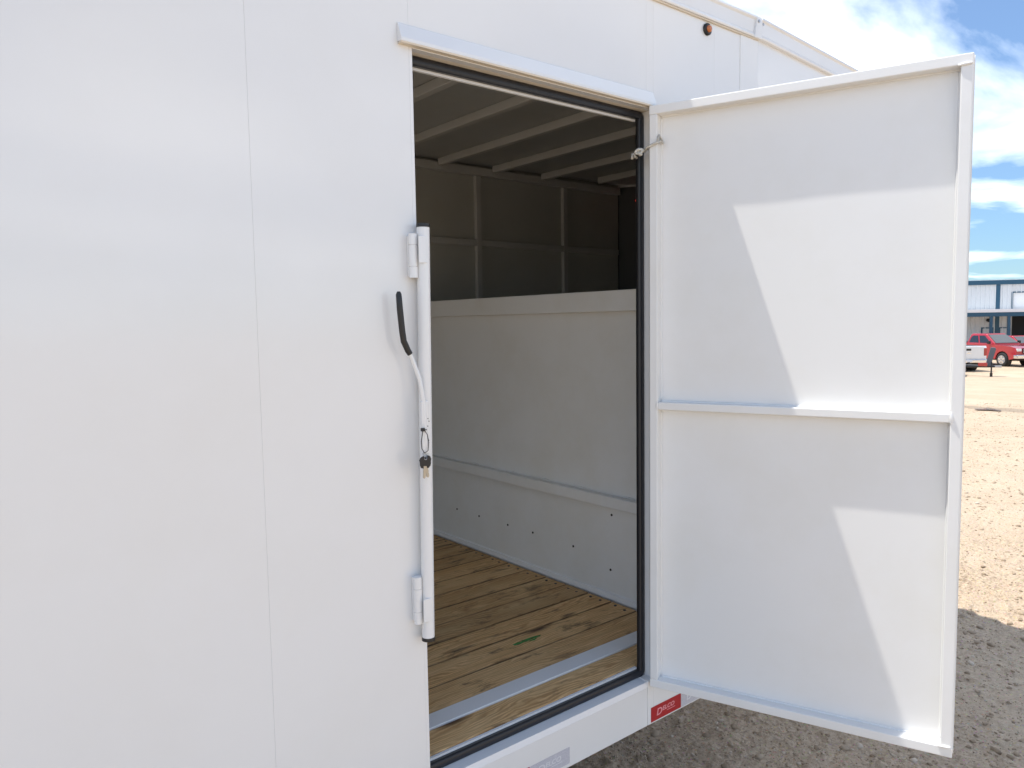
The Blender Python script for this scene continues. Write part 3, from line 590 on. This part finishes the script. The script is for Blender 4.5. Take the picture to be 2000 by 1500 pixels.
# ------------------------------------------------------------------ vehicles in the yard
def pickup(name, label, paint, loc, ang, grp=None, chrome=True, bed_len=1.75):
    V = root(name, label, 'pickup truck', loc, ang, grp); hw = 1.0; P = lambda m, n, mt, par=None: m.build(n, mt, par or V)
    def arc(cx, r, n=9): return [(cx + r * math.cos(a_), .42 + r * math.sin(a_)) for a_ in np.linspace(0, PI, n)]
    fx, rx = 1.85, -1.75
    body = [(2.72, .50), (2.86, .62), (2.88, .98), (2.80, 1.13), (2.45, 1.22), (1.15, 1.30), (-.98, 1.32), (-.98, 1.38), (-2.86, 1.42), (-2.92, 1.30), (-2.92, .62), (-2.80, .52)]
    low = [(rx - .50, .50)] + [(x, z) for x, z in arc(rx, .50)[::-1]] + [(fx - .52, .44)] + [(x, z) for x, z in arc(fx, .50)[::-1]]
    m = MB(); m.prism(body + low, 'y', -hw + .03, hw - .03, .028)
    b = P(m, 'body', paint)
    # cab glasshouse
    lo = [(1.22, .90), (1.22, -.90), (-.98, -.93), (-.98, .93)]; hi = [(.36, .68), (.36, -.68), (-.86, -.70), (-.86, .70)]
    cab = P(MB().loft([[(x, y_, 1.28) for x, y_ in lo], [(x * .98, y_ * .985, 1.36) for x, y_ in lo], [(x, y_, 1.90) for x, y_ in hi], [(x * .9, y_ * .92, 1.955) for x, y_ in hi]], bev=.03), 'cab', paint)
    def lerp(z, s, t_):                                # point on the side glass: s along the cab 0 rear..1 front
        k = (z - 1.36) / .54; xr = -.96 + k * .10; xf = 1.19 + k * (-.83); yw = .917 + k * (-.228); return (xr + (xf - xr) * s, t_ * (yw + .006), z)
    for sd in (1, -1):
        for s0, s1 in ((.07, .44), (.49, .86)):
            lp = [lerp(1.40, s0, sd), lerp(1.40, s1 + (.02 if s1 > .8 else 0), sd), lerp(1.83, s1 - (.02 if s1 > .8 else 0), sd), lerp(1.83, s0 + .02, sd)]
            P(MB().loft([lp, [(x, y_ - sd * .02, z) for x, y_, z in lp]]), 'side_window', M['glass'], cab)
        P(MB().box(.86, 1.04, sd * 1.0 - .14 + (.14 if sd > 0 else 0), sd * 1.0 + (.14 if sd > 0 else 0), 1.33, 1.52, .03), 'mirror', M['blackplastic'], cab)
        P(MB().box(-.12, .06, sd * .968 - .012, sd * .968 + .012, 1.12, 1.16, .006), 'door_handle', M['chrome'] if chrome else M['blackplastic'], b)
        P(MB().box(2.62, 2.895, sd * .78 - .17, sd * .78 + .17, .93, 1.10, .03), 'headlight', M['lens'], b)
        P(MB().box(-2.945, -2.80, sd * .90 - .075, sd * .90 + .075, .88, 1.30, .02), 'tail_lamp', M['tail'], b)
        for wx in (fx, rx):
            w = P(MB().tube([(wx, sd * .74, .41), (wx, sd * .77, .41), (wx, sd * .97, .41), (wx, sd * 1.0, .41)], [.37, .41, .41, .37], 30), 'wheel', M['tyre'])
            P(MB().tube([(wx, sd * .80, .41), (wx, sd * 1.004, .41)], .265, 24), 'rim', M['rim'], w)
            for k in range(5): P(MB().box(-.045, .045, sd * 1.0 - .02, sd * 1.0 + .02, .06, .24, .01).xf(Matrix.Translation((wx, 0, .41)) @ Matrix.Rotation(2 * PI * k / 5, 4, 'Y')), 'spoke', M['chrome'], w)
            P(MB().tube([(wx, sd * .70, .41), (wx, sd * .90, .41)], .47, 24), 'wheel_well', M['dark'], b)
    ws = [(1.165, .80, 1.385), (1.165, -.80, 1.385), (.405, -.625, 1.875), (.405, .625, 1.875)]; ws = [(x + .02, y_, z + .012) for x, y_, z in ws]
    P(MB().loft([ws, [(x - .02, y_, z - .02) for x, y_, z in ws]]), 'windscreen', M['glass'], cab)
    rw = [(-.975, .72, 1.42), (-.975, -.72, 1.42), (-.885, -.60, 1.84), (-.885, .60, 1.84)]; P(MB().loft([rw, [(x + .03, y_, z) for x, y_, z in rw]]), 'rear_window', M['glass'], cab)
    P(MB().box(2.84, 2.91, -.56, .56, .80, 1.10, .02), 'grille', M['blackplastic'], b)
    for z in (.87, .95, 1.03): P(MB().box(2.905, 2.925, -.54, .54, z - .014, z + .014, .004), 'grille_bar', M['chrome'], b)
    P(MB().box(2.66, 3.0, -.98, .98, .50, .74, .05), 'front_bumper', M['chrome']); P(MB().box(-3.06, -2.80, -.97, .97, .50, .68, .04), 'rear_bumper', M['chrome'])
    bed = P(MB().box(-2.78, -1.06, -.80, .80, 1.30, 1.425), 'bed_liner', M['blackplastic'], b)
    tg = P(MB().box(-2.955, -2.90, -.80, .80, .74, 1.385, .015), 'tailgate', paint, b)
    P(MB().box(-2.965, -2.95, -.13, .13, 1.16, 1.28, .01), 'tailgate_handle', M['blackplastic'], tg); P(MB().prism([(-.16, 1.03), (0, 1.075), (.16, 1.03), (0, .985)], 'x', -2.965, -2.954), 'tailgate_emblem', M['chrome'], tg)
    P(MB().box(-2.55, 2.5, -.80, .80, .36, .52), 'underbody', M['dark'])
    P(MB().tube([(2.5, 0, .40), (2.3, 0, .36)], .05, 8), 'tow_hook', M['darksteel'])
    P(MB().box(-3.2, -2.9, -.05, .05, .42, .50, .005), 'tow_hitch', M['darksteel']); P(MB().box(-3.068, -3.055, -.16, .16, .54, .65, .003), 'number_plate', M['whitefascia'])
    return V
vd = aim(1940, 1) - Vector((CAM.x, CAM.y, 0)); va = math.atan2(vd.y, vd.x)                    # heading away from the viewer
def put(px, dist): p = aim(px, dist); p.z = yard(p.x, p.y); return p
def anchor(px, dist, ang, lx, ly):                     # where the vehicle stands so that its point (lx, ly) is seen at that column
    p = aim(px, dist); p -= Vector((lx * math.cos(ang) - ly * math.sin(ang), lx * math.sin(ang) + ly * math.cos(ang), 0)); p.z = yard(p.x, p.y); return p
for lab, paint, px, dist, dh, lx, ly in (('red pickup truck parked nose towards us in front of the workshop', 'carred', 1954, 54.0, -137, 1.85, -1.0),
        ('white pickup truck seen from behind with its tailgate up', 'carwhite', 1921, 48.6, 30, -2.93, -.86),
        ('smaller red pickup parked behind the red one, only its cab showing', 'carred', 1974, 61.0, -135, .6, -.9)):
    tr = pickup('pickup_truck', lab, M[paint], anchor(px, dist, va + R(dh), lx, ly), va + R(dh), 'pickups parked in the yard')
    if 'smaller' in lab: tr.scale = (.86, .86, .86)
# small flat trailer whose tongue shows below the white pickup
def flat_trailer():
    F_ = root('flatbed_trailer', 'low black utility trailer with a tongue jack in front of the white pickup', 'trailer', put(1862, 44.6), va - R(90)); DS = M['darksteel']
    MB().box(-2.6, .35, -.85, .85, .56, .64, .01).build('deck', DS, F_)
    for y in (.80, -.80): MB().box(-2.6, .35, y - .04, y + .04, .46, .56, .006).build('side_rail', DS, F_)
    for s in (1, -1):
        MB().tube([(.35, s * .70, .52), (1.75, s * .05, .50)], .05, 8).build('tongue_beam', DS, F_)
        w = MB().tube([(-.05, s * .86, .34), (-.05, s * .89, .34), (-.05, s * 1.06, .34), (-.05, s * 1.09, .34)], [.30, .34, .34, .30], 26).build('wheel', M['tyre'], F_)
        MB().tube([(-.05, s * .9, .34), (-.05, s * 1.095, .34)], .19, 20).build('rim', M['rim'], w)
        MB().prism([(-.52, .55), (-.40, .74), (.30, .74), (.42, .55), (.38, .55), (.28, .70), (-.38, .70), (-.48, .55)], 'y', s * .86, s * 1.1).build('mudguard', DS, F_)
    MB().box(1.7, 2.05, -.07, .07, .45, .55, .01).build('coupler', M['steel'], F_)
    jk = MB().tube([(1.62, -.14, .18), (1.62, -.14, .74)], .035, 12).build('tongue_jack', M['darksteel'], F_); MB().box(1.56, 1.68, -.20, -.08, .0, .19, .01).build('jack_foot', M['screw'], jk)
    MB().box(1.05, 1.45, -.40, -.18, .52, .70, .02).build('battery_box', M['tail'], F_)
    MB().prism([(1.34, .50), (1.58, .50), (1.80, 1.36), (1.74, 1.44), (1.56, 1.44)], 'y', .12, .34, .02).build('winch_post', plain('blue_grey_steel', (.08, .09, .11), .5), F_)
flat_trailer()
# puddle and wet streak on the yard
def puddle(name, cx, cy, rx, ry, mat, ang):
    pts = []
    for a_ in np.linspace(0, 2 * PI, 29)[:-1]:
        r_ = 1 + .25 * math.sin(3 * a_ + 1) + .15 * math.sin(5 * a_) ; x = rx * r_ * math.cos(a_); y_ = ry * r_ * math.sin(a_)
        pts.append((cx + x * math.cos(ang) - y_ * math.sin(ang), cy + x * math.sin(ang) + y_ * math.cos(ang)))
    b = bmesh.new(); b.faces.new([b.verts.new((x, y_, yard(x, y_) + .030)) for x, y_ in pts]); bmesh.ops.triangulate(b, faces=b.faces[:]); m = MB(); m._merge(b); o = m.build(name, mat); o['kind'] = 'structure'; return o
M['wet'] = plain('damp_gravel', (.20, .165, .125), .7, var=.3, vs=3, bump=.6, bs=20); M['water'] = plain('muddy_water', (.20, .155, .105), .12)
puddle('puddle', 18.85, 4.98, .28, .26, M['water'], 0)
